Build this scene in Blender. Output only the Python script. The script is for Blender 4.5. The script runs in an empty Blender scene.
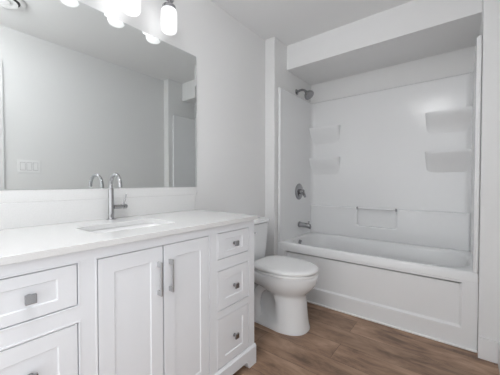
import bpy, bmesh, math
from mathutils import Vector, Matrix

# ------------------------------------------------------------------ camera, world, exposure
scene = bpy.context.scene
col = scene.collection
cd = bpy.data.cameras.new('camera')
cam = bpy.data.objects.new('camera', cd)
col.objects.link(cam)
cam.location = (1.477, 0.0, 1.052)
cam.rotation_euler = (math.radians(90 - 1.1), 0, math.radians(38.26))
cd.sensor_width = 36.0
cd.lens = 268.2 / 500 * 36.0
cd.clip_start = 0.02
scene.camera = cam
world = bpy.data.worlds.new('world')
scene.world = world
world.use_nodes = True
world.node_tree.nodes['Background'].inputs[0].default_value = (0.9, 0.95, 1.0, 1)
world.node_tree.nodes['Background'].inputs[1].default_value = 0.3
scene.view_settings.view_transform = 'Standard'
scene.view_settings.look = 'None'
scene.view_settings.gamma = 1.0
scene.view_settings.exposure = 1.03
ADDED_LAMP = 11.5      # emission of the unseen dome lamp added to brighten the room
SHADE_GLOW = 0.34         # emission of the vanity light's glass shades

# fill panel added in the opening behind the camera to light the room from the front
ld = bpy.data.lights.new('back_fill', 'AREA')
ld.shape = 'RECTANGLE'; ld.size = 1.40; ld.size_y = 2.08; ld.energy = 7.5; ld.color = (0.97, 0.985, 1.0)
lo = bpy.data.objects.new('back_fill', ld); col.objects.link(lo)
lo.location = (0.83, -0.99, 1.05); lo.rotation_euler = (math.radians(90), 0, 0)

ld = bpy.data.lights.new('doorway_fill', 'AREA')  # second fill panel, added in the doorway to brighten surfaces facing right
ld.shape = 'RECTANGLE'; ld.size = 0.72; ld.size_y = 1.95; ld.energy = 1.9; ld.color = (0.97, 0.985, 1.0)
lo = bpy.data.objects.new('doorway_fill', ld); col.objects.link(lo)
lo.location = (1.76, 0.055, 1.02); lo.rotation_euler = (math.radians(90), 0, math.radians(90))

# ------------------------------------------------------------------ materials
def principled(name, color, rough=0.5, metal=0.0, spec=0.5, coat=0.0):
    m = bpy.data.materials.new(name)
    m.use_nodes = True
    b = m.node_tree.nodes['Principled BSDF']
    b.inputs['Base Color'].default_value = (*color, 1)
    b.inputs['Roughness'].default_value = rough
    b.inputs['Metallic'].default_value = metal
    b.inputs['Specular IOR Level'].default_value = spec
    b.inputs['Coat Weight'].default_value = coat
    b.inputs['Coat Roughness'].default_value = 0.05
    return m

def noisy(m, scale, bump, dist=0.001, var=0.0, stretch=(1, 1, 1)):
    """procedural noise: a little bump and a little colour variation"""
    nt = m.node_tree
    b = nt.nodes['Principled BSDF']
    tc = nt.nodes.new('ShaderNodeTexCoord')
    mp = nt.nodes.new('ShaderNodeMapping')
    mp.inputs['Scale'].default_value = stretch
    nz = nt.nodes.new('ShaderNodeTexNoise')
    nz.inputs['Scale'].default_value = scale
    nz.inputs['Detail'].default_value = 4
    nt.links.new(tc.outputs['Object'], mp.inputs[0])
    nt.links.new(mp.outputs[0], nz.inputs['Vector'])
    if bump:
        bp = nt.nodes.new('ShaderNodeBump')
        bp.inputs['Strength'].default_value = bump
        bp.inputs['Distance'].default_value = dist
        nt.links.new(nz.outputs['Fac'], bp.inputs['Height'])
        nt.links.new(bp.outputs[0], b.inputs['Normal'])
    if var:
        c = b.inputs['Base Color'].default_value[:3]
        r = nt.nodes.new('ShaderNodeValToRGB')
        r.color_ramp.elements[0].position = 0.35
        r.color_ramp.elements[1].position = 0.65
        r.color_ramp.elements[0].color = (*[x * (1 - var) for x in c], 1)
        r.color_ramp.elements[1].color = (*[min(1, x * (1 + var)) for x in c], 1)
        nt.links.new(nz.outputs['Fac'], r.inputs[0])
        nt.links.new(r.outputs[0], b.inputs['Base Color'])
    return m

def emitter(name, color, strength):
    m = bpy.data.materials.new(name)
    m.use_nodes = True
    b = m.node_tree.nodes['Principled BSDF']
    b.inputs['Base Color'].default_value = (0.9, 0.9, 0.9, 1)
    b.inputs['Roughness'].default_value = 0.25
    b.inputs['Emission Color'].default_value = (*color, 1)
    b.inputs['Emission Strength'].default_value = strength
    return m

M = {}
M['paint'] = noisy(principled('wall_paint', (0.82, 0.82, 0.817), 0.75, spec=0.3), 180, 0.06, 0.0006)
M['ceiling'] = noisy(principled('ceiling_paint', (0.88, 0.88, 0.88), 0.85, spec=0.2), 220, 0.08, 0.0006)
M['trim'] = noisy(principled('trim_paint', (0.82, 0.82, 0.82), 0.4), 60, 0.02, 0.0003)
M['cabinet'] = noisy(principled('cabinet_lacquer', (0.862, 0.875, 0.905), 0.38), 90, 0.03, 0.0003)
M['cabinet_dark'] = noisy(principled('cabinet_inside', (0.30, 0.30, 0.30), 0.7), 60, 0.03, 0.0003)
M['quartz'] = noisy(principled('quartz', (0.76, 0.76, 0.755), 0.16, coat=0.2), 260, 0, var=0.025)
M['porcelain'] = noisy(principled('porcelain', (0.865, 0.875, 0.885), 0.12, coat=0.4), 6, 0.02, 0.0005)
M['basin'] = noisy(principled('sink_glaze', (0.88, 0.88, 0.88), 0.12, coat=0.3), 6, 0.02, 0.0005)
M['seat'] = noisy(principled('seat_plastic', (0.88, 0.88, 0.88), 0.22), 8, 0.02, 0.0004)
M['acrylic'] = noisy(principled('acrylic', (0.845, 0.85, 0.855), 0.22, coat=0.1), 5, 0.06, 0.001)
M['chrome'] = noisy(principled('chrome', (0.43, 0.43, 0.44), 0.10, metal=1), 30, 0.01, 0.0002)
M['dark_chrome'] = noisy(principled('shaded_chrome', (0.36, 0.36, 0.37), 0.16, metal=1), 30, 0.01, 0.0002)
M['nickel'] = noisy(principled('brushed_nickel', (0.38, 0.38, 0.39), 0.24, metal=1), 40, 0.04, 0.0002, stretch=(1, 1, 12))
M['satin'] = noisy(principled('satin_nickel', (0.60, 0.60, 0.61), 0.32, metal=1), 40, 0.04, 0.0002, stretch=(1, 1, 12))
M['mirror'] = principled('mirror_silver', (0.80, 0.825, 0.82), 0.0, metal=1)
M['mirror_edge'] = noisy(principled('mirror_edge', (0.45, 0.50, 0.48), 0.1), 30, 0.01)
M['plastic'] = noisy(principled('switch_plastic', (0.90, 0.90, 0.90), 0.3), 40, 0.01)
M['seam'] = noisy(principled('switch_gap_shade', (0.42, 0.42, 0.42), 0.5), 40, 0.01)  # grey that stands in for shade in the rocker gaps
M['caulk'] = noisy(principled('caulk', (0.93, 0.925, 0.915), 0.6), 40, 0.05)
M['dark'] = noisy(principled('dark_gap', (0.05, 0.05, 0.05), 0.6), 40, 0.05)
M['shade'] = emitter('lit_glass_shade', (0.99, 0.99, 1.0), SHADE_GLOW)
M['lamp'] = emitter('added_dome_glow', (0.98, 0.985, 1.0), ADDED_LAMP)  # glow of the added dome lamp

def floor_material():
    m = principled('oak_vinyl_planks', (0.2, 0.13, 0.09), 0.42, spec=0.4)
    nt = m.node_tree
    b = nt.nodes['Principled BSDF']
    N, L = nt.nodes.new, nt.links.new
    tc = N('ShaderNodeTexCoord')
    br = N('ShaderNodeTexBrick')
    br.offset = 0.37
    br.inputs['Scale'].default_value = 1.0
    br.inputs['Brick Width'].default_value = 1.22
    br.inputs['Row Height'].default_value = 0.178
    br.inputs['Mortar Size'].default_value = 0.0010
    br.inputs['Mortar Smooth'].default_value = 0.3
    br.inputs['Bias'].default_value = 0.0
    br.inputs['Color1'].default_value = (0, 0, 0, 1)
    br.inputs['Color2'].default_value = (1, 1, 1, 1)
    br.inputs['Mortar'].default_value = (0.3, 0.3, 0.3, 1)
    mpb = N('ShaderNodeMapping')
    mpb.inputs['Location'].default_value = (0.35, 0.06, 0)
    L(tc.outputs['Object'], mpb.inputs[0])
    L(mpb.outputs[0], br.inputs['Vector'])
    # each plank shifts the grain so that it does not run on into its neighbour
    shift = N('ShaderNodeVectorMath'); shift.operation = 'SCALE'
    shift.inputs['Scale'].default_value = 3.7
    L(br.outputs['Color'], shift.inputs[0])
    add = N('ShaderNodeVectorMath'); add.operation = 'ADD'
    L(tc.outputs['Object'], add.inputs[0]); L(shift.outputs[0], add.inputs[1])
    mg = N('ShaderNodeMapping'); mg.inputs['Scale'].default_value = (1.5, 4.2, 1)
    L(add.outputs[0], mg.inputs[0])
    n1 = N('ShaderNodeTexNoise'); n1.inputs['Scale'].default_value = 2.6
    n1.inputs['Detail'].default_value = 6; n1.inputs['Roughness'].default_value = 0.62
    n1.inputs['Distortion'].default_value = 0.35
    L(mg.outputs[0], n1.inputs['Vector'])
    mf = N('ShaderNodeMapping'); mf.inputs['Scale'].default_value = (2.0, 70.0, 1)
    L(add.outputs[0], mf.inputs[0])
    n2 = N('ShaderNodeTexNoise'); n2.inputs['Scale'].default_value = 2.0
    n2.inputs['Detail'].default_value = 4
    L(mf.outputs[0], n2.inputs['Vector'])
    ramp = N('ShaderNodeValToRGB')
    e = ramp.color_ramp.elements
    e[0].position = 0.33; e[0].color = (0.150, 0.092, 0.062, 1)
    e[1].position = 0.66; e[1].color = (0.455, 0.302, 0.208, 1)
    k = e.new(0.5); k.color = (0.325, 0.204, 0.135, 1)
    L(n1.outputs['Fac'], ramp.inputs[0])
    fine = N('ShaderNodeMapRange')
    fine.inputs['From Min'].default_value = 0.3; fine.inputs['From Max'].default_value = 0.7
    fine.inputs['To Min'].default_value = 0.93; fine.inputs['To Max'].default_value = 1.07
    L(n2.outputs['Fac'], fine.inputs[0])
    mul = N('ShaderNodeVectorMath'); mul.operation = 'SCALE'
    L(ramp.outputs[0], mul.inputs[0]); L(fine.outputs[0], mul.inputs['Scale'])
    tone = N('ShaderNodeMapRange')
    tone.inputs['To Min'].default_value = 0.84; tone.inputs['To Max'].default_value = 1.14
    L(br.outputs['Color'], tone.inputs[0])
    mul2 = N('ShaderNodeVectorMath'); mul2.operation = 'SCALE'
    L(mul.outputs[0], mul2.inputs[0]); L(tone.outputs[0], mul2.inputs['Scale'])
    seam = N('ShaderNodeMix'); seam.data_type = 'RGBA'
    seam.inputs['B'].default_value = (0.05, 0.035, 0.025, 1)
    L(br.outputs['Fac'], seam.inputs['Factor']); L(mul2.outputs[0], seam.inputs['A'])
    L(seam.outputs['Result'], b.inputs['Base Color'])
    bp = N('ShaderNodeBump'); bp.inputs['Strength'].default_value = 0.15
    bp.inputs['Distance'].default_value = 0.001
    L(n2.outputs['Fac'], bp.inputs['Height']); L(bp.outputs[0], b.inputs['Normal'])
    return m
M['floor'] = floor_material()

# ------------------------------------------------------------------ mesh helpers
def box(bm, x0, x1, y0, y1, z0, z1, bev=0.0, seg=2):
    r = bmesh.ops.create_cube(bm, size=1.0)
    vs = r['verts']
    for v in vs:
        v.co = Vector(((x0 + x1) / 2 + v.co.x * (x1 - x0),
                       (y0 + y1) / 2 + v.co.y * (y1 - y0),
                       (z0 + z1) / 2 + v.co.z * (z1 - z0)))
    if bev:
        es = list({e for v in vs for e in v.link_edges})
        bmesh.ops.bevel(bm, geom=es, offset=bev, segments=seg, profile=0.5, affect='EDGES')

def rings(bm, loops, close_start=True, close_end=True, wrap=False):
    """skin a list of equally long closed loops"""
    vl = [[bm.verts.new(p) for p in lp] for lp in loops]
    n = len(vl[0])
    pairs = list(zip(vl[:-1], vl[1:]))
    if wrap:
        pairs.append((vl[-1], vl[0]))
    for a, b in pairs:
        for i in range(n):
            j = (i + 1) % n
            bm.faces.new((a[i], a[j], b[j], b[i]))
    if close_start and not wrap:
        bm.faces.new(vl[0][::-1])
    if close_end and not wrap:
        bm.faces.new(vl[-1])
    return vl

def tube(bm, pts, radii, n=16, caps=True):
    pts = [Vector(p) for p in pts]
    if not hasattr(radii, '__len__'):
        radii = [radii] * len(pts)
    t0 = (pts[1] - pts[0]).normalized()
    up = Vector((0, 0, 1)) if abs(t0.z) < 0.9 else Vector((0, 1, 0))
    u = t0.cross(up).normalized()
    loops = []
    for i, p in enumerate(pts):
        if i == 0:
            t = t0
        elif i == len(pts) - 1:
            t = (pts[-1] - pts[-2]).normalized()
        else:
            t = ((pts[i + 1] - p).normalized() + (p - pts[i - 1]).normalized()).normalized()
        u = (u - t * u.dot(t)).normalized()
        w = t.cross(u)
        loops.append([p + (u * math.cos(a) + w * math.sin(a)) * radii[i]
                      for a in [2 * math.pi * k / n for k in range(n)]])
    rings(bm, loops, caps, caps)

def lathe(bm, prof, centre, axis='z', n=32):
    """prof: list of (radius, height along axis) turned about the axis through centre"""
    c = Vector(centre)
    loops = []
    for r, h in prof:
        lp = []
        for k in range(n):
            a = 2 * math.pi * k / n
            p, q = max(r, 1e-4) * math.cos(a), max(r, 1e-4) * math.sin(a)
            lp.append(c + Vector({'z': (p, q, h), 'x': (h, p, q), 'y': (q, h, p)}[axis]))
        loops.append(lp)
    rings(bm, loops)

def rrect(x0, x1, y0, y1, r, z, n=8):
    """rounded rectangle loop in the floor plane, counter-clockwise"""
    pts = []
    for cx, cy, a0 in ((x1 - r, y1 - r, 0), (x0 + r, y1 - r, 90), (x0 + r, y0 + r, 180), (x1 - r, y0 + r, 270)):
        for k in range(n + 1):
            a = math.radians(a0 + 90 * k / n)
            pts.append((cx + r * math.cos(a), cy + r * math.sin(a), z))
    return pts

def prism(bm, outline, lo, hi, axis='z'):
    """extrude a 2-D outline (list of (p,q)) between lo and hi along an axis"""
    def P(p, q, h):
        return {'z': (p, q, h), 'y': (p, h, q), 'x': (h, p, q)}[axis]
    a = [bm.verts.new(P(p, q, lo)) for p, q in outline]
    b = [bm.verts.new(P(p, q, hi)) for p, q in outline]
    n = len(a)
    for i in range(n):
        j = (i + 1) % n
        bm.faces.new((a[i], a[j], b[j], b[i]))
    bm.faces.new(a[::-1])
    bm.faces.new(b)

def build(name, bm, mat, parent=None, smooth=False, bevel=0.0, subd=0, angle=35):
    bmesh.ops.recalc_face_normals(bm, faces=bm.faces[:])
    me = bpy.data.meshes.new(name)
    bm.to_mesh(me)
    bm.free()
    me.materials.append(mat)
    if smooth:
        for p in me.polygons:
            p.use_smooth = True
        try:
            me.set_sharp_from_angle(angle=math.radians(angle))
        except Exception:
            pass
    o = bpy.data.objects.new(name, me)
    col.objects.link(o)
    if bevel:
        md = o.modifiers.new('bevel', 'BEVEL')
        md.width = bevel
        md.segments = 2
        md.limit_method = 'ANGLE'
        md.angle_limit = math.radians(40)
    if subd:
        md = o.modifiers.new('subdivision', 'SUBSURF')
        md.levels = subd
        md.render_levels = subd
    if parent:
        o.parent = parent
        p = parent
        off = Vector((0, 0, 0))
        while p:
            off += p.location
            p = p.parent
        me.transform(Matrix.Translation(-off))
    return o

def thing(name, label, cat, loc, group=None):
    o = bpy.data.objects.new(name, None)
    o.empty_display_size = 0.05
    col.objects.link(o)
    o.location = loc
    o['label'] = label
    o['category'] = cat
    if group:
        o['group'] = group
    return o

def tag(o, label, cat, group=None):
    o['label'] = label
    o['category'] = cat
    if group:
        o['group'] = group
    return o

def struct(name, bm, mat, **k):
    o = build(name, bm, mat, **k)
    o['kind'] = 'structure'
    return o

def dup(root, move):
    r = root.copy(); col.objects.link(r)
    r.location = root.location + Vector(move)
    for ch in list(root.children):
        c = ch.copy(); col.objects.link(c); c.parent = r
        for g in ch.children:
            d = g.copy(); col.objects.link(d); d.parent = c
    return r

# ------------------------------------------------------------------ the room
XR = 1.668          # right wall
YW = 2.105         # faces of the two stub walls beside the tub
YB = -0.90         # wall behind the camera
YF = 2.87          # wall behind the tub
ZC = 2.40          # ceiling
AL, AR = 0.105, 1.567   # inner sides of the tub alcove
XV = 0.539         # vanity front
DY0, DY1, DZ = -0.33, 0.44, 2.03   # doorway in the right wall

b = bmesh.new(); box(b, -0.12, XR + 0.14, YB - 0.12, YF + 0.12, -0.06, 0.0); struct('floor', b, M['floor'])
b = bmesh.new(); box(b, -0.12, XR + 0.14, YB - 0.12, YF + 0.12, ZC, ZC + 0.06); struct('ceiling', b, M['ceiling'])
b = bmesh.new(); box(b, -0.12, 0.0, YB - 0.12, YF + 0.12, 0, ZC); struct('wall_left', b, M['paint'])
b = bmesh.new()
box(b, XR, XR + 0.12, DY1, YF + 0.12, 0, ZC)
box(b, XR, XR + 0.12, DY0, DY1, DZ, ZC)
box(b, XR, XR + 0.12, YB - 0.12, DY0, 0, ZC)
struct('wall_right', b, M['paint'])
b = bmesh.new()
box(b, 0, 0.10, YB - 0.12, YB, 0, ZC); box(b, 1.56, XR, YB - 0.12, YB, 0, ZC); box(b, 0.10, 1.56, YB - 0.12, YB, 2.12, ZC)  # wide opening added so the fill panel can shine in
struct('wall_back', b, M['paint'])
b = bmesh.new(); box(b, AL, AR, YF, YF + 0.12, 0, ZC); struct('wall_far', b, M['paint'])
b = bmesh.new(); box(b, 0, AL, YW, YF + 0.12, 0, ZC, 0.003); struct('wall_stub_left', b, M['paint'])
b = bmesh.new(); box(b, AR, XR, YW, YF + 0.12, 0, ZC, 0.003); struct('wall_stub_right', b, M['paint'])
b = bmesh.new(); box(b, AL, AR, 2.33, YF, 2.165, ZC); struct('ceiling_bulkhead', b, M['ceiling'])

# casing of the open doorway in the right wall
b = bmesh.new()
cw = 0.068
for y0, y1, z0, z1 in ((DY1 - 0.004, DY1 + cw, 0, DZ + cw), (DY0 - cw, DY0 + 0.004, 0, DZ + cw), (DY0 + 0.004, DY1 - 0.004, DZ - 0.004, DZ + cw)):
    box(b, XR - 0.016, XR + 0.001, y0, y1, z0, z1, 0.003)
struct('trim_1', b, M['trim'])
# baseboards
def baseboard(name, x0, x1, y0, y1):
    b = bmesh.new(); box(b, x0, x1, y0, y1, 0, 0.126, 0.003); struct(name, b, M['trim'])
baseboard('baseboard_right', XR - 0.014, XR, DY1 + cw, YW)
baseboard('baseboard_left', 0, 0.014, 1.24, YW)
baseboard('baseboard_stub_left', 0.014, AL, YW - 0.014, YW)
baseboard('baseboard_stub_right', AR - 0.001, XR - 0.014, YW - 0.014, YW)

# ------------------------------------------------------------------ bathtub
tub = thing('bathtub', 'long white alcove bathtub with a recessed panel along its apron', 'bathtub', ((AL + AR) / 2, 2.158, 0))
ZR = 0.49
b = bmesh.new()
TX0, TX1, TY0, TY1 = AL + 0.002, AR - 0.002, 2.158, YF - 0.004
# deck and basin
bx0, bx1, by0, by1 = 0.170, 1.530, 2.208, 2.778
loops = [rrect(TX0, TX1, TY0, TY1, 0.004, 0.4305),
         rrect(TX0, TX1, TY0, TY1, 0.004, ZR - 0.016),
         rrect(TX0 + 0.001, TX1 - 0.001, TY0 + 0.004, TY1, 0.006, ZR - 0.005),
         rrect(TX0 + 0.002, TX1 - 0.002, TY0 + 0.015, TY1, 0.008, ZR),
         rrect(bx0 - 0.010, bx1 + 0.010, by0 - 0.012, by1 + 0.010, 0.21, ZR),
         rrect(bx0, bx1, by0, by1, 0.20, ZR - 0.006),
         rrect(bx0 + 0.010, bx1 - 0.012, by0 + 0.010, by1 - 0.010, 0.195, ZR - 0.03),
         rrect(bx0 + 0.025, bx1 - 0.06, by0 + 0.022, by1 - 0.022, 0.185, 0.32),
         rrect(bx0 + 0.050, bx1 - 0.15, by0 + 0.045, by1 - 0.045, 0.17, 0.16),
         rrect(bx0 + 0.080, bx1 - 0.20, by0 + 0.075, by1 - 0.075, 0.15, 0.115),
         rrect(bx0 + 0.150, bx1 - 0.28, by0 + 0.140, by1 - 0.140, 0.10, 0.105)]
rings(b, loops, close_start=False)
build('basin', b, M['acrylic'], tub, smooth=True, angle=50)
# apron with its recessed panel: front frame, sunk field, sloping lower ledge
b = bmesh.new()
px0, px1, pz0, pz1, dep = 0.185, 1.487, 0.127, 0.416, 0.016
V = lambda x, y, z: b.verts.new((x, y, z))
O = [V(TX0, TY0, 0.0), V(TX1, TY0, 0.0), V(TX1, TY0, 0.43), V(TX0, TY0, 0.43)]
I = [V(px0, TY0, pz0), V(px1, TY0, pz0), V(px1, TY0, pz1), V(px0, TY0, pz1)]
gz = pz1 - 0.013
D = [V(px0 + 0.012, TY0 + dep, pz0 + 0.010), V(px1 - 0.012, TY0 + dep, pz0 + 0.010), V(px1 - 0.012, TY0 + dep, gz), V(px0 + 0.012, TY0 + dep, gz)]
E = [V(px1 - 0.012, TY0 + 0.12, gz), V(px0 + 0.012, TY0 + 0.12, gz), V(px1 - 0.001, TY0 + 0.12, pz1), V(px0 + 0.001, TY0 + 0.12, pz1)]
for i in range(4):
    j = (i + 1) % 4
    b.faces.new((O[i], O[j], I[j], I[i]))
    if i != 2:
        b.faces.new((I[i], I[j], D[j], D[i]))
# shadow gap between the field and the overhanging rim
b.faces.new((D[2], D[3], E[1], E[0])); b.faces.new((E[0], E[1], E[3], E[2])); b.faces.new((E[2], E[3], I[3], I[2]))
b.faces.new((I[2], D[2], E[0], E[2])); b.faces.new((I[3], E[3], E[1], D[3]))
b.faces.new(D)
K = [V(TX0, TY0 + 0.14, 0.0), V(TX1, TY0 + 0.14, 0.0), V(TX1, TY0 + 0.14, 0.43), V(TX0, TY0 + 0.14, 0.43)]
for i in range(4):
    j = (i + 1) % 4
    b.faces.new((O[j], O[i], K[i], K[j]))
b.faces.new(K[::-1])
build('apron', b, M['acrylic'], tub, bevel=0.0025)
b = bmesh.new()
lathe(b, [(0.0, 0.010), (0.020, 0.010), (0.025, 0.006), (0.026, 0.0), (0.0, 0.0)], (0.186, 2.455, 0.442), 'x', 24)
lathe(b, [(0.0, 0.022), (0.008, 0.022), (0.010, 0.01), (0.0, 0.01)], (0.186, 2.455, 0.456), 'x', 12)
o = build('overflow_plate', b, M['dark_chrome'], tub, smooth=True)
o['label'] = 'chrome overflow plate'
b = bmesh.new(); box(b, AL + 0.001, AR - 0.001, TY0 - 0.016, TY0, 0.0, 0.014, 0.006)
struct('trim_2', b, M['caulk'])

# ------------------------------------------------------------------ surround
sur = thing('shower_surround', 'glossy white shower surround panels with corner shelves above the bathtub', 'shower surround', ((AL + AR) / 2, YF - 0.004, ZR))
SX0, SX1, SY1, ST = 0.134, 1.540, 2.842, 1.95
def cove(x0, x1, y0, y1, r, n=8):
    p = [(x0, y0)]
    for k in range(n + 1):
        a = math.radians(180 - 90 * k / n); p.append((x0 + r + r * math.cos(a), y1 - r + r * math.sin(a)))
    for k in range(n + 1):
        a = math.radians(90 - 90 * k / n); p.append((x1 - r + r * math.cos(a), y1 - r + r * math.sin(a)))
    return p + [(x1, y0)]
inner = cove(SX0, SX1, 2.162, SY1, 0.05)
outer = cove(TX0, TX1, 2.162, YF - 0.003, 0.012)
b = bmesh.new()
prof = [(0, ZR - 0.001), (0, ST - 0.010), (0.3, ST - 0.003), (0.5, ST), (1, ST), (1, ZR - 0.001)]
rows = [[b.verts.new((i[0] + (o_[0] - i[0]) * f, i[1] + (o_[1] - i[1]) * f, z)) for f, z in prof] for i, o_ in zip(inner, outer)]
for r0, r1 in zip(rows[:-1], rows[1:]):
    for k in range(len(prof)):
        l = (k + 1) % len(prof)
        b.faces.new((r0[k], r0[l], r1[l], r1[k]))
b.faces.new(rows[0]); b.faces.new(rows[-1][::-1])
build('wall_panel', b, M['acrylic'], sur, smooth=True, bevel=0.006, angle=40)
# thicker lower back with its soap niche
b = bmesh.new()
nx0, nx1, nz = 0.648, 1.005, 0.615
x0, x1, zt = SX0 + 0.004, SX1 - 0.004, 0.800
def arc(cx, cz, r, a0, a1, n=5):
    return [(cx + r * math.cos(math.radians(a0 + (a1 - a0) * k / n)), cz + r * math.sin(math.radians(a0 + (a1 - a0) * k / n))) for k in range(n + 1)]
out = [(x0, ZR - 0.001), (x1, ZR - 0.001), (x1, zt)] + [(nx1, zt)] + arc(nx1 - 0.02, nz + 0.02, 0.02, 0, -90) + arc(nx0 + 0.02, nz + 0.02, 0.02, 270, 180) + [(nx0, zt), (x0, zt)]
prism(b, out, 2.800, SY1 + 0.004, 'y')
build('lower_back_panel', b, M['acrylic'], sur, bevel=0.010)
b = bmesh.new()
tube(b, [(nx0 + 0.002, 2.803, 0.793), (nx1 - 0.002, 2.803, 0.793)], 0.0085, 14)
bar = build('towel_bar', b, M['acrylic'], sur, smooth=True)
for x in (nx0 + 0.004, nx1 - 0.004):
    b = bmesh.new(); lathe(b, [(0.0, -0.006), (0.013, -0.006), (0.013, 0.006), (0.0, 0.006)], (x, 2.800, 0.793), 'x', 16)
    o = build('bar_socket', b, M['dark_chrome'], bar, smooth=True)
    o['label'] = 'dark metal bar socket'

def corner_shelf(xc, sx, z, w, d):
    """moulded corner shelf: straight front lip, hollow underside running back into the corner"""
    b = bmesh.new()
    def outline(f, g, zz):
        W, Dp = w * f, d * g
        pts = [(0, 0)] + [(W * math.cos(math.radians(a)) ** 0.5, Dp * math.sin(math.radians(a)) ** 0.6) for a in range(0, 91, 6)]
        pts = [(max(0.0, p), max(0.0, q)) for p, q in pts]
        return [(xc + sx * p, SY1 + 0.004 - q, zz) for p, q in pts]
    loops = [outline(0.94, 0.90, z - 0.012), outline(0.97, 0.95, z - 0.004), outline(1, 1, z), outline(1.0, 1.0, z - 0.012),
             outline(0.995, 0.95, z - 0.026), outline(0.99, 0.74, z - 0.060), outline(0.98, 0.48, z - 0.095), outline(0.97, 0.25, z - 0.135), outline(0.96, 0.07, z - 0.185)]
    rings(b, loops)
    return build('corner_shelf', b, M['acrylic'], sur, smooth=True, angle=60)
for z in (1.322, 1.660):
    corner_shelf(SX0 - 0.004, 1, z, 0.33, 0.070)
    corner_shelf(SX1 + 0.004, -1, z, 0.325, 0.066)

# shower fittings on the left end of the alcove
sh = thing('overhead_shower', 'chrome shower head on a bent arm above the tub end panel', 'shower', (AL, 2.53, 2.0))
b = bmesh.new(); lathe(b, [(0.0, 0.012), (0.018, 0.012), (0.029, 0.004), (0.030, 0.0), (0.0, 0.0)], (AL, 2.53, 2.0), 'x', 24)
build('wall_flange', b, M['dark_chrome'], sh, smooth=True)
b = bmesh.new()
tube(b, [(AL + 0.004, 2.53, 2.0), (AL + 0.035, 2.53, 2.008), (AL + 0.065, 2.53, 2.010), (AL + 0.090, 2.53, 2.000), (AL + 0.112, 2.53, 1.978)], 0.0115, 14)
build('arm', b, M['dark_chrome'], sh, smooth=True)
b = bmesh.new()
ax = Vector((0.66, -0.15, -0.74)).normalized()
p0 = Vector((AL + 0.106, 2.53, 1.984))
hp = [(0.0, 0.014), (0.010, 0.019), (0.020, 0.018), (0.028, 0.026), (0.042, 0.042), (0.062, 0.052), (0.070, 0.052), (0.073, 0.048)]
tube(b, [p0 + ax * h for h, r in hp], [r for h, r in hp], 28)
head = build('spray_head', b, M['dark_chrome'], sh, smooth=True)
b = bmesh.new()
tube(b, [p0 + ax * 0.0725, p0 + ax * 0.0745], [0.040, 0.039], 28)
build('spray_face', b, M['nickel'], head, smooth=True)

va = thing('shower_valve', 'round chrome shower valve with a lever, midway up the tub end panel', 'shower valve', (SX0, 2.535, 0.955))
b = bmesh.new(); lathe(b, [(0.0, 0.014), (0.045, 0.014), (0.074, 0.010), (0.085, 0.003), (0.085, 0.0), (0.0, 0.0)], (SX0, 2.535, 0.955), 'x', 40)
build('escutcheon', b, M['dark_chrome'], va, smooth=True)
b = bmesh.new(); lathe(b, [(0.0, 0.058), (0.018, 0.058), (0.024, 0.052), (0.027, 0.013), (0.0, 0.013)], (SX0, 2.535, 0.955), 'x', 28)
build('hub', b, M['dark_chrome'], va, smooth=True)
b = bmesh.new(); tube(b, [(SX0 + 0.048, 2.535, 0.958), (SX0 + 0.055, 2.543, 0.93), (SX0 + 0.058, 2.556, 0.905), (SX0 + 0.060, 2.560, 0.897)], [0.016, 0.014, 0.012, 0.009], 12)
build('lever', b, M['chrome'], va, smooth=True)

sp = thing('tub_spout', 'chrome bath spout projecting over the tub below the shower valve', 'tub spout', (SX0, 2.54, 0.605))
b = bmesh.new()
lathe(b, [(0.0, 0.0), (0.030, 0.0), (0.030, 0.010), (0.026, 0.014), (0.025, 0.020)], (SX0, 2.54, 0.610), 'x', 24)
loops = []
for t, zc, ry, rz in ((0.012, 0.605, .026, .026), (0.05, 0.603, .026, .026), (0.09, 0.600, .025, .025), (0.115, 0.596, .023, .026), (0.128, 0.592, .020, .026), (0.133, 0.590, .013, .018)):
    loops.append([(SX0 + t, 2.54 + ry * math.cos(a), zc + 0.005 + rz * math.sin(a)) for a in [2 * math.pi * k / 20 for k in range(20)]])
rings(b, loops)
spb = build('body', b, M['dark_chrome'], sp, smooth=True)
b = bmesh.new(); lathe(b, [(0.006, 0.0), (0.006, 0.018), (0.010, 0.020), (0.010, 0.028), (0.0, 0.030)], (SX0 + 0.112, 2.54, 0.623), 'z', 14)
build('diverter_knob', b, M['chrome'], sp, smooth=True)

# ------------------------------------------------------------------ vanity cabinet
VY0, VY1 = 0.026, 1.229
ZT = 0.839
van = thing('vanity_cabinet', 'long white bathroom vanity with two doors between two stacks of three drawers', 'vanity', (0.0, 0.628, 0.0))
b = bmesh.new()
prism(b, [(0.003, 0.085), (XV - 0.021, 0.085), (XV - 0.021, ZT - 0.001), (XV - 0.030, ZT - 0.001), (XV - 0.030, 0.100), (0.015, 0.100), (0.015, ZT - 0.001), (0.003, ZT - 0.001)], VY0 + 0.002, VY1 - 0.002, 'y')
build('carcass', b, M['cabinet_dark'], van)
b = bmesh.new()
box(b, 0.003, XV - 0.020, VY1 - 0.0015, VY1, 0.05, ZT)
build('side_panel', b, M['cabinet'], van)
b = bmesh.new(); box(b, 0.003, XV - 0.020, VY0, VY0 + 0.0015, 0.05, ZT)
build('side_panel', b, M['cabinet'], van)
G = 0.0028
DRW = [(0.116, 0.371), (0.409, 0.612), (0.667, 0.800)]
cols = [(0.078, 0.321), (0.377, 0.878), (0.933, 1.177)]
b = bmesh.new()
f0, f1 = XV - 0.021, XV
def fr(y0, y1, z0, z1): box(b, f0, f1, y0, y1, z0, z1)
fr(VY0, cols[0][0], 0.06, ZT); fr(cols[0][1], cols[1][0], 0.06, ZT); fr(cols[1][1], cols[2][0], 0.06, ZT); fr(cols[2][1], VY1, 0.06, ZT)
for (y0, y1) in cols:
    fr(y0, y1, 0.800, ZT); fr(y0, y1, 0.06, 0.116)
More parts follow.
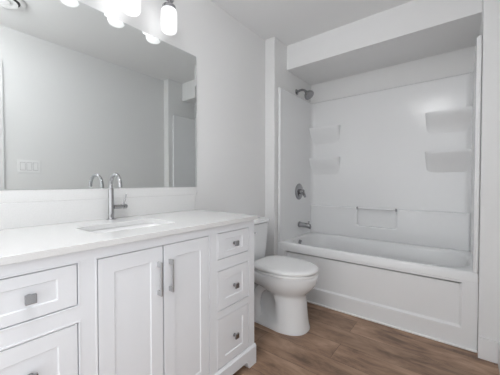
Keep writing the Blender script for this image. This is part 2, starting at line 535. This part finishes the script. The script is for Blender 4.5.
for c in (0, 2):
    for (za, zb) in ((0.371, 0.409), (0.612, 0.667)):
        fr(cols[c][0], cols[c][1], za, zb)
build('face_frame', b, M['cabinet'], van)
# raised beads framing every opening
b = bmesh.new()
def bead(y0, y1, z0, z1, w=0.006, h=0.0015):
    for a in ((y0 - w, y1 + w, z1, z1 + w), (y0 - w, y1 + w, z0 - w, z0), (y0 - w, y0, z0, z1), (y1, y1 + w, z0, z1)):
        box(b, f1 - 0.001, f1 + h, *a, 0.0012)
for c in (0, 2):
    for za, zb in DRW: bead(*cols[c], za, zb)
bead(*cols[1], 0.116, 0.800)
build('opening_bead', b, M['cabinet'], van)

def shaker(bm, y0, y1, z0, z1, stile, rail, x=XV, dep=0.0038, th=0.018):
    """framed front: flat frame, a narrow moulding step, sunk panel"""
    def loop(iy, iz, xx):
        return [bm.verts.new((xx, y0 + iy, z0 + iz)), bm.verts.new((xx, y1 - iy, z0 + iz)), bm.verts.new((xx, y1 - iy, z1 - iz)), bm.verts.new((xx, y0 + iy, z1 - iz))]
    L = [loop(0, 0, x - th), loop(0, 0, x - 0.0015), loop(0.0015, 0.0015, x), loop(stile, rail, x), loop(stile + 0.003, rail + 0.003, x - dep)]
    for a, c in zip(L[:-1], L[1:]):
        for i in range(4):
            j = (i + 1) % 4
            bm.faces.new((a[i], a[j], c[j], c[i]))
    bm.faces.new(L[-1]); bm.faces.new(L[0][::-1])

def knob(parent, y, z):
    b = bmesh.new()
    x = XV
    lathe(b, [(0.009, -0.001), (0.009, 0.003), (0.006, 0.005), (0.006, 0.018)], (x, y, z), 'x', 16)
    box(b, x + 0.016, x + 0.025, y - 0.0130, y + 0.0130, z - 0.0130, z + 0.0130, 0.0012)
    o = build('knob', b, M['nickel'], parent)
    return o

for c in (0, 2):
    for za, zb in DRW:
        b = bmesh.new()
        y0, y1 = cols[c]
        tall = zb - za > 0.15
        shaker(b, y0 + G, y1 - G, za + G, zb - G, 0.050, 0.046 if tall else 0.032)
        d = build('drawer', b, M['cabinet'], van)
        knob(d, (y0 + y1) / 2, (za + zb) / 2)
for y0, y1, hy in ((0.377, 0.6275, 0.602), (0.6275, 0.878, 0.655)):
    b = bmesh.new()
    shaker(b, y0 + G, y1 - G, 0.116 + G, 0.800 - G, 0.052, 0.054)
    d = build('door', b, M['cabinet'], van)
    b = bmesh.new()
    zc, hl = 0.673, 0.066
    box(b, XV + 0.020, XV + 0.028, hy - 0.0038, hy + 0.0038, zc - hl, zc + hl, 0.001)
    for s in (-1, 1):
        z = zc + s * (hl - 0.010)
        box(b, XV - 0.001, XV + 0.022, hy - 0.0038, hy + 0.0038, z - 0.010, z + 0.010, 0.001)
    build('handle', b, M['satin'], d)

# plinth with bracket feet
b = bmesh.new()
zl, zt = 0.045, 0.103
fw = 0.075
out = [(VY0 - 0.008, 0.0), (VY0 + fw - 0.02, 0.0), (VY0 + fw, zl)] + [(VY1 - fw, zl), (VY1 - fw + 0.02, 0.0), (VY1 + 0.008, 0.0), (VY1 + 0.008, zt), (VY0 - 0.008, zt)]
prism(b, out, XV - 0.03, XV + 0.009, 'x')
# chamfered top edge of the plinth
prism(b, [(XV - 0.002, zt - 0.001), (XV + 0.009, zt - 0.001), (XV + 0.002, zt + 0.010), (XV - 0.002, zt + 0.010)], VY0 - 0.008, VY1 + 0.008, 'y')
for y0, y1 in ((VY0 - 0.008, VY0 + 0.012), (VY1 - 0.012, VY1 + 0.008)):
    prism(b, [(0.003, 0.0), (0.08, 0.0), (0.10, zl), (XV - 0.10, zl), (XV - 0.08, 0.0), (XV - 0.03, 0.0), (XV - 0.03, zt), (0.003, zt)], y0, y1, 'y')
build('plinth', b, M['cabinet'], van)

# ------------------------------------------------------------------ countertop, backsplash, sink
ZQ = 0.861
SKY0, SKY1, SKX0, SKX1 = 0.428, 0.788, 0.190, 0.415
b = bmesh.new()
oc = [(0.002, 0.012), (0.558, 0.012), (0.558, 1.241), (0.002, 1.241)]
hole = [(p[0], p[1]) for p in rrect(SKX0, SKX1, SKY0, SKY1, 0.03, 0, 6)]
def loop_edges(pts, z):
    vs = [b.verts.new((p[0], p[1], z)) for p in pts]
    return [b.edges.new((vs[i], vs[(i + 1) % len(vs)])) for i in range(len(vs))]
es = loop_edges(oc, ZT) + loop_edges(hole, ZT)
bmesh.ops.triangle_fill(b, use_beauty=True, use_dissolve=False, edges=es)
ext = bmesh.ops.extrude_face_region(b, geom=b.faces[:])
bmesh.ops.translate(b, verts=[g for g in ext['geom'] if isinstance(g, bmesh.types.BMVert)], vec=(0, 0, ZQ - ZT))
ct = build('countertop', b, M['quartz'], bevel=0.0015)
tag(ct, 'white quartz countertop with a sink cutout, on the vanity', 'countertop')
bs = thing('backsplash', 'low white quartz upstand along the wall behind the countertop', 'backsplash', (0.0, 0.628, ZQ))
b = bmesh.new(); box(b, 0.001, 0.020, 0.012, 1.232, ZQ, 0.967, 0.0015); build('slab', b, M['quartz'], bs)
b = bmesh.new(); box(b, 0.001, 0.012, 0.012, 1.255, 0.967, 1.019, 0.001); build('upper_strip', b, M['quartz'], bs)

b = bmesh.new()
e_ = 0.006
loops = [rrect(SKX0 - 0.025, SKX1 + 0.025, SKY0 - 0.025, SKY1 + 0.025, 0.045, ZT - 0.012),
         rrect(SKX0 - 0.025, SKX1 + 0.025, SKY0 - 0.025, SKY1 + 0.025, 0.045, ZT - 0.0005),
         rrect(SKX0 - e_, SKX1 + e_, SKY0 - e_, SKY1 + e_, 0.034, ZT - 0.0005),
         rrect(SKX0 - e_ + 0.003, SKX1 + e_ - 0.003, SKY0 - e_ + 0.003, SKY1 + e_ - 0.003, 0.034, ZT - 0.008),
         rrect(SKX0 + 0.006, SKX1 - 0.006, SKY0 + 0.006, SKY1 - 0.006, 0.035, ZT - 0.030),
         rrect(SKX0 + 0.022, SKX1 - 0.015, SKY0 + 0.022, SKY1 - 0.022, 0.04, ZT - 0.060),
         rrect(SKX0 + 0.052, SKX1 - 0.035, SKY0 + 0.060, SKY1 - 0.060, 0.04, ZT - 0.085),
         rrect(SKX0 + 0.085, SKX1 - 0.070, SKY0 + 0.130, SKY1 - 0.130, 0.03, ZT - 0.095)]
rings(b, loops, close_start=False)
sk = build('sink', b, M['basin'], smooth=True, angle=50)
tag(sk, 'rectangular white basin set under the countertop cutout', 'sink')
b = bmesh.new(); lathe(b, [(0.0, 0.003), (0.018, 0.004), (0.022, 0.001), (0.022, -0.001), (0.0, -0.001)], (0.305, 0.608, ZT - 0.0955), 'z', 24)
build('drain', b, M['chrome'], sk, smooth=True)

# faucet
fx, fy = 0.064, 0.639
fa = thing('faucet', 'chrome gooseneck faucet with a side lever behind the sink', 'faucet', (fx, fy, ZQ))
b = bmesh.new()
lathe(b, [(0.0, 0.0), (0.022, 0.0), (0.022, 0.004), (0.0145, 0.007), (0.0132, 0.155), (0.0095, 0.160), (0.0, 0.160)], (fx, fy, ZQ), 'z', 28)
build('column', b, M['chrome'], fa, smooth=True)
b = bmesh.new()
R_ = 0.061
ca, sa = math.cos(math.radians(-5)), math.sin(math.radians(-5))
arcp = [(R_ - R_ * math.cos(math.radians(a)), 1.031 + R_ * math.sin(math.radians(a))) for a in range(0, 181, 9)]
pts = [(fx, fy, ZQ + 0.14)] + [(fx + p * ca, fy + p * sa, z) for p, z in arcp] + [(fx + 2 * R_ * ca, fy + 2 * R_ * sa, 1.027)]
tube(b, pts, 0.0082, 18)
build('spout', b, M['chrome'], fa, smooth=True)
b = bmesh.new()
lathe(b, [(0.0, 0.0), (0.0115, 0.0), (0.0115, 0.042), (0.0085, 0.044), (0.0085, 0.050), (0.0125, 0.052), (0.0125, 0.066), (0.010, 0.070), (0.0, 0.070)], (fx, fy + 0.012, 0.924), 'y', 20)
hd = build('handle_hub', b, M['chrome'], fa, smooth=True)
b = bmesh.new(); tube(b, [(fx, fy + 0.064, 0.93), (fx + 0.004, fy + 0.068, 0.955), (fx + 0.010, fy + 0.076, 0.990)], [0.0045, 0.0042, 0.0038], 12)
build('lever', b, M['chrome'], hd, smooth=True)

# ------------------------------------------------------------------ mirror
mi = thing('wall_mirror', 'large frameless mirror hanging above the countertop', 'mirror', (0.0, 0.628, 1.02))
MY0, MY1, MZ0, MZ1 = 0.006, 1.252, 1.020, 1.930
b = bmesh.new(); box(b, 0.001, 0.0105, MY0, MY1, MZ0, MZ1); build('backing', b, M['mirror_edge'], mi)
b = bmesh.new()
w = 0.014
L0 = [(0.0107, MY0, MZ0), (0.0107, MY1, MZ0), (0.0107, MY1, MZ1), (0.0107, MY0, MZ1)]
L1 = [(0.0130, MY0 + w, MZ0 + 0.002), (0.0130, MY1 - w, MZ0 + 0.002), (0.0130, MY1 - w, MZ1 - w), (0.0130, MY0 + w, MZ1 - w)]
rings(b, [L0, L1]); build('glass', b, M['mirror'], mi)

# ------------------------------------------------------------------ vanity light over the mirror
vl = thing('vanity_light', 'four-lamp bar light with frosted cylinder shades above the mirror', 'vanity light', (0.0, 0.624, 2.17))
b = bmesh.new(); box(b, 0.0, 0.022, 0.19, 1.06, 2.200, 2.265, 0.004); build('back_plate', b, M['nickel'], vl)
lx = 0.096
for k in range(4):
    y = 0.972 - 0.233 * k
    b = bmesh.new()
    tube(b, [(0.018, y, 2.232), (0.055, y, 2.232), (0.080, y, 2.222), (lx, y, 2.195), (lx, y, 2.100)], 0.008, 12)
    arm = build('arm', b, M['nickel'], vl, smooth=True)
    b = bmesh.new(); lathe(b, [(0.012, 0.016), (0.034, 0.012), (0.039, 0.006), (0.039, -0.008), (0.0, -0.008)], (lx, y, 2.092), 'z', 28)
    build('shade_cap', b, M['nickel'], arm, smooth=True)
    b = bmesh.new()
    R2 = 0.0465
    prof = [(0.028, 2.084), (0.036, 2.082), (0.043, 2.077), (R2, 2.066)]
    prof += [(R2, 1.968), (R2 - 0.003, 1.957), (R2 - 0.010, 1.948), (R2 - 0.022, 1.943), (0.0, 1.941)]
    lathe(b, prof, (lx, y, 0), 'z', 32)
    build('glass_shade', b, M['shade'], arm, smooth=True, angle=60)

# ------------------------------------------------------------------ ceiling vent and added dome lamp
ve = thing('ceiling_vent', 'round white ceiling vent with concentric rings, reflected in the mirror', 'vent', (1.20, 0.447, ZC))
b = bmesh.new()
lathe(b, [(0.070, 0), (0.125, 0), (0.128, -0.006), (0.118, -0.014), (0.098, -0.016), (0.092, -0.008)], (1.20, 0.447, ZC), 'z', 48)
build('outer_ring', b, M['plastic'], ve, smooth=True)
b = bmesh.new(); lathe(b, [(0.0, -0.0005), (0.094, -0.0005), (0.094, -0.009), (0.0, -0.009)], (1.20, 0.447, ZC), 'z', 40)
build('throat', b, M['dark'], ve, smooth=True)
b = bmesh.new(); lathe(b, [(0.050, -0.009), (0.056, -0.016), (0.080, -0.020), (0.080, -0.024), (0.052, -0.022), (0.046, -0.011)], (1.20, 0.447, ZC), 'z', 48)
build('inner_ring', b, M['plastic'], ve, smooth=True)
b = bmesh.new(); lathe(b, [(0.0, -0.008), (0.034, -0.008), (0.038, -0.020), (0.034, -0.026), (0.0, -0.028)], (1.20, 0.447, ZC), 'z', 40)
build('centre_disc', b, M['plastic'], ve, smooth=True)

cl = thing('added_dome_light', 'round dome lamp added under the ceiling, out of view, to brighten the room', 'fill light', (0.92, 0.10, ZC))  # lamp added for its light, outside the view
b = bmesh.new(); lathe(b, [(0.0, 0.0), (0.07, 0.0), (0.07, -0.02), (0.012, -0.026), (0.012, -0.07), (0.0, -0.07)], (0.92, 0.10, ZC), 'z', 32)
build('canopy', b, M['nickel'], cl, smooth=True)
b = bmesh.new(); lathe(b, [(0.0, -0.066), (0.12, -0.068), (0.165, -0.08), (0.18, -0.10), (0.165, -0.135), (0.12, -0.165), (0.06, -0.18), (0.0, -0.183)], (0.92, 0.10, ZC), 'z', 40)
build('added_dome', b, M['lamp'], cl, smooth=True, angle=60)

# ------------------------------------------------------------------ light switch on the right wall
sw = thing('light_switch', 'white three-gang rocker switch plate on the wall facing the mirror', 'light switch', (XR, 0.680, 1.198))
b = bmesh.new(); box(b, XR - 0.006, XR, 0.598, 0.762, 1.140, 1.256, 0.002); build('plate', b, M['plastic'], sw)
for k in range(3):
    y = 0.680 + (k - 1) * 0.046
    b = bmesh.new(); box(b, XR - 0.0066, XR - 0.004, y - 0.0192, y + 0.0192, 1.1620, 1.2340, 0.0004)  # grey box in place of the shadowed gap around the rocker
    build('rocker_gap_shade', b, M['seam'], sw)
    b = bmesh.new()
    prism(b, [(XR - 0.005, 1.165), (XR - 0.0095, 1.165), (XR - 0.0072, 1.198), (XR - 0.0112, 1.231), (XR - 0.005, 1.231)], y - 0.0165, y + 0.0165, 'y')
    build('rocker', b, M['plastic'], sw, bevel=0.0008)

# ------------------------------------------------------------------ toilet
YT = 1.718
to = thing('toilet', 'white two-piece toilet with closed lid between the vanity and the bathtub', 'toilet', (0.35, YT, 0.0))
NT = 48
def egg(xb, xf, hw, z, pb=0.75, pf=0.95, wide=0.42, waist=None):
    """closed egg outline: blunt at the back, rounded at the front; widest at fraction wide from the front"""
    xm = xf - (xf - xb) * wide
    pts = []
    for k in range(NT):
        a = 2 * math.pi * k / NT
        c, s = math.cos(a), math.sin(a)
        if c >= 0:
            x = xm + (xf - xm) * abs(c) ** pf
            y = hw * math.copysign(abs(s) ** pf, s)
        else:
            x = xm - (xm - xb) * abs(c) ** pb
            y = hw * math.copysign(abs(s) ** pb, s)
        if waist:
            x_edge, fac = waist
            t = max(0.0, min(1.0, (x_edge - x) / 0.03))
            t = t * t * (3 - 2 * t)
            y *= 1 - t * (1 - fac)
        pts.append((x, YT + y, z))
    return pts
b = bmesh.new()
sec = [(0.000, 0.10, 0.640, 0.138, .60, .80, .40, (0.44, .92)),
       (0.012, 0.10, 0.640, 0.138, .60, .80, .40, (0.44, .92)),
       (0.030, 0.11, 0.634, 0.133, .60, .82, .40, (0.44, .88)),
       (0.060, 0.115, 0.630, 0.130, .60, .82, .40, (0.44, .50)),
       (0.120, 0.12, 0.624, 0.127, .60, .84, .40, (0.437, .40)),
       (0.190, 0.12, 0.618, 0.125, .62, .86, .40, (0.435, .36)),
       (0.240, 0.11, 0.615, 0.125, .62, .88, .42, (0.435, .38)),
       (0.255, 0.10, 0.619, 0.130, .64, .90, .43, (0.43, .46)),
       (0.270, 0.09, 0.634, 0.142, .65, .92, .44, (0.39, .56)),
       (0.290, 0.08, 0.655, 0.156, .66, .95, .46, (0.33, .74)),
       (0.318, 0.06, 0.679, 0.170, .68, .98, .46, (0.28, .82)),
       (0.350, 0.045, 0.697, 0.179, .70, 1.0, .46, (0.24, .88)),
       (0.385, 0.04, 0.706, 0.184, .70, 1.0, .46, (0.23, .90)),
       (0.398, 0.04, 0.707, 0.184, .70, 1.0, .46, (0.23, .90)),
       (0.403, 0.045, 0.702, 0.180, .70, 1.0, .46, (0.23, .90))]
rings(b, [egg(xb, xf, hw, z, pb, pf, wd, wst) for z, xb, xf, hw, pb, pf, wd, wst in sec])
bowl = build('bowl', b, M['porcelain'], to, smooth=True, angle=60)
# trapway swelling on both sides
for s in (-1, 1):
    b = bmesh.new()
    tube(b, [(0.43, YT + s * 0.070, 0.300), (0.37, YT + s * 0.074, 0.292), (0.315, YT + s * 0.078, 0.272), (0.275, YT + s * 0.080, 0.235), (0.255, YT + s * 0.080, 0.185),
             (0.250, YT + s * 0.080, 0.13), (0.255, YT + s * 0.082, 0.08), (0.262, YT + s * 0.084, 0.02)],
         [0.030, 0.033, 0.034, 0.034, 0.034, 0.034, 0.036, 0.040], 20)
    build('trapway', b, M['porcelain'], bowl, smooth=True, angle=80)
def slab(secs, name, mat, parent):
    b = bmesh.new()
    rings(b, [egg(xb, xf, hw, z, .62, 1.0, .47) for z, xb, xf, hw in secs])
    return build(name, b, mat, parent, smooth=True, angle=50)
slab([(0.4050, 0.228, 0.701, 0.186), (0.407, 0.225, 0.705, 0.189), (0.4185, 0.225, 0.705, 0.189), (0.4215, 0.229, 0.706, 0.184)], 'seat', M['seat'], to)
slab([(0.4252, 0.228, 0.702, 0.187), (0.428, 0.224, 0.705, 0.190), (0.440, 0.224, 0.706, 0.190), (0.447, 0.230, 0.700, 0.185), (0.451, 0.25, 0.680, 0.166), (0.453, 0.30, 0.66, 0.12), (0.4535, 0.36, 0.58, 0.05)], 'lid', M['seat'], to)
for s in (-1, 1):
    b = bmesh.new(); box(b, 0.205, 0.245, YT + s * 0.07 - 0.022, YT + s * 0.07 + 0.022, 0.402, 0.437, 0.006)
    build('hinge', b, M['seat'], to)
# tank, slightly bowed and tapering downwards
b = bmesh.new()
def tankloop(ins, z, r=0.05):
    return rrect(0.018 + ins * 0.4, 0.200 - ins, YT - 0.188 + ins, YT + 0.188 - ins, r, z, 8)
rings(b, [tankloop(0.030, 0.404, 0.045), tankloop(0.022, 0.415), tankloop(0.014, 0.50), tankloop(0.004, 0.66), tankloop(0.0, 0.716)])
build('tank', b, M['porcelain'], to, smooth=True, angle=60)
b = bmesh.new()
def lidloop(ins, z):
    return rrect(0.012 + ins, 0.208 - ins, YT - 0.196 + ins, YT + 0.196 - ins, 0.052, z, 8)
rings(b, [lidloop(0.006, 0.7195), lidloop(0.0, 0.722), lidloop(0.0, 0.738), lidloop(0.004, 0.745), lidloop(0.014, 0.748), lidloop(0.05, 0.749)])
build('tank_lid', b, M['porcelain'], to, smooth=True, angle=60)
b = bmesh.new()
lathe(b, [(0.014, 0.0), (0.014, 0.008), (0.008, 0.012), (0.008, 0.022), (0.0, 0.024)], (0.198, YT - 0.13, 0.665), 'x', 16)
tube(b, [(0.214, YT - 0.13, 0.665), (0.217, YT - 0.10, 0.661), (0.218, YT - 0.055, 0.655)], [0.007, 0.006, 0.007], 10)
o = build('flush_lever', b, M['chrome'], to, smooth=True)
o['label'] = 'chrome flush lever'
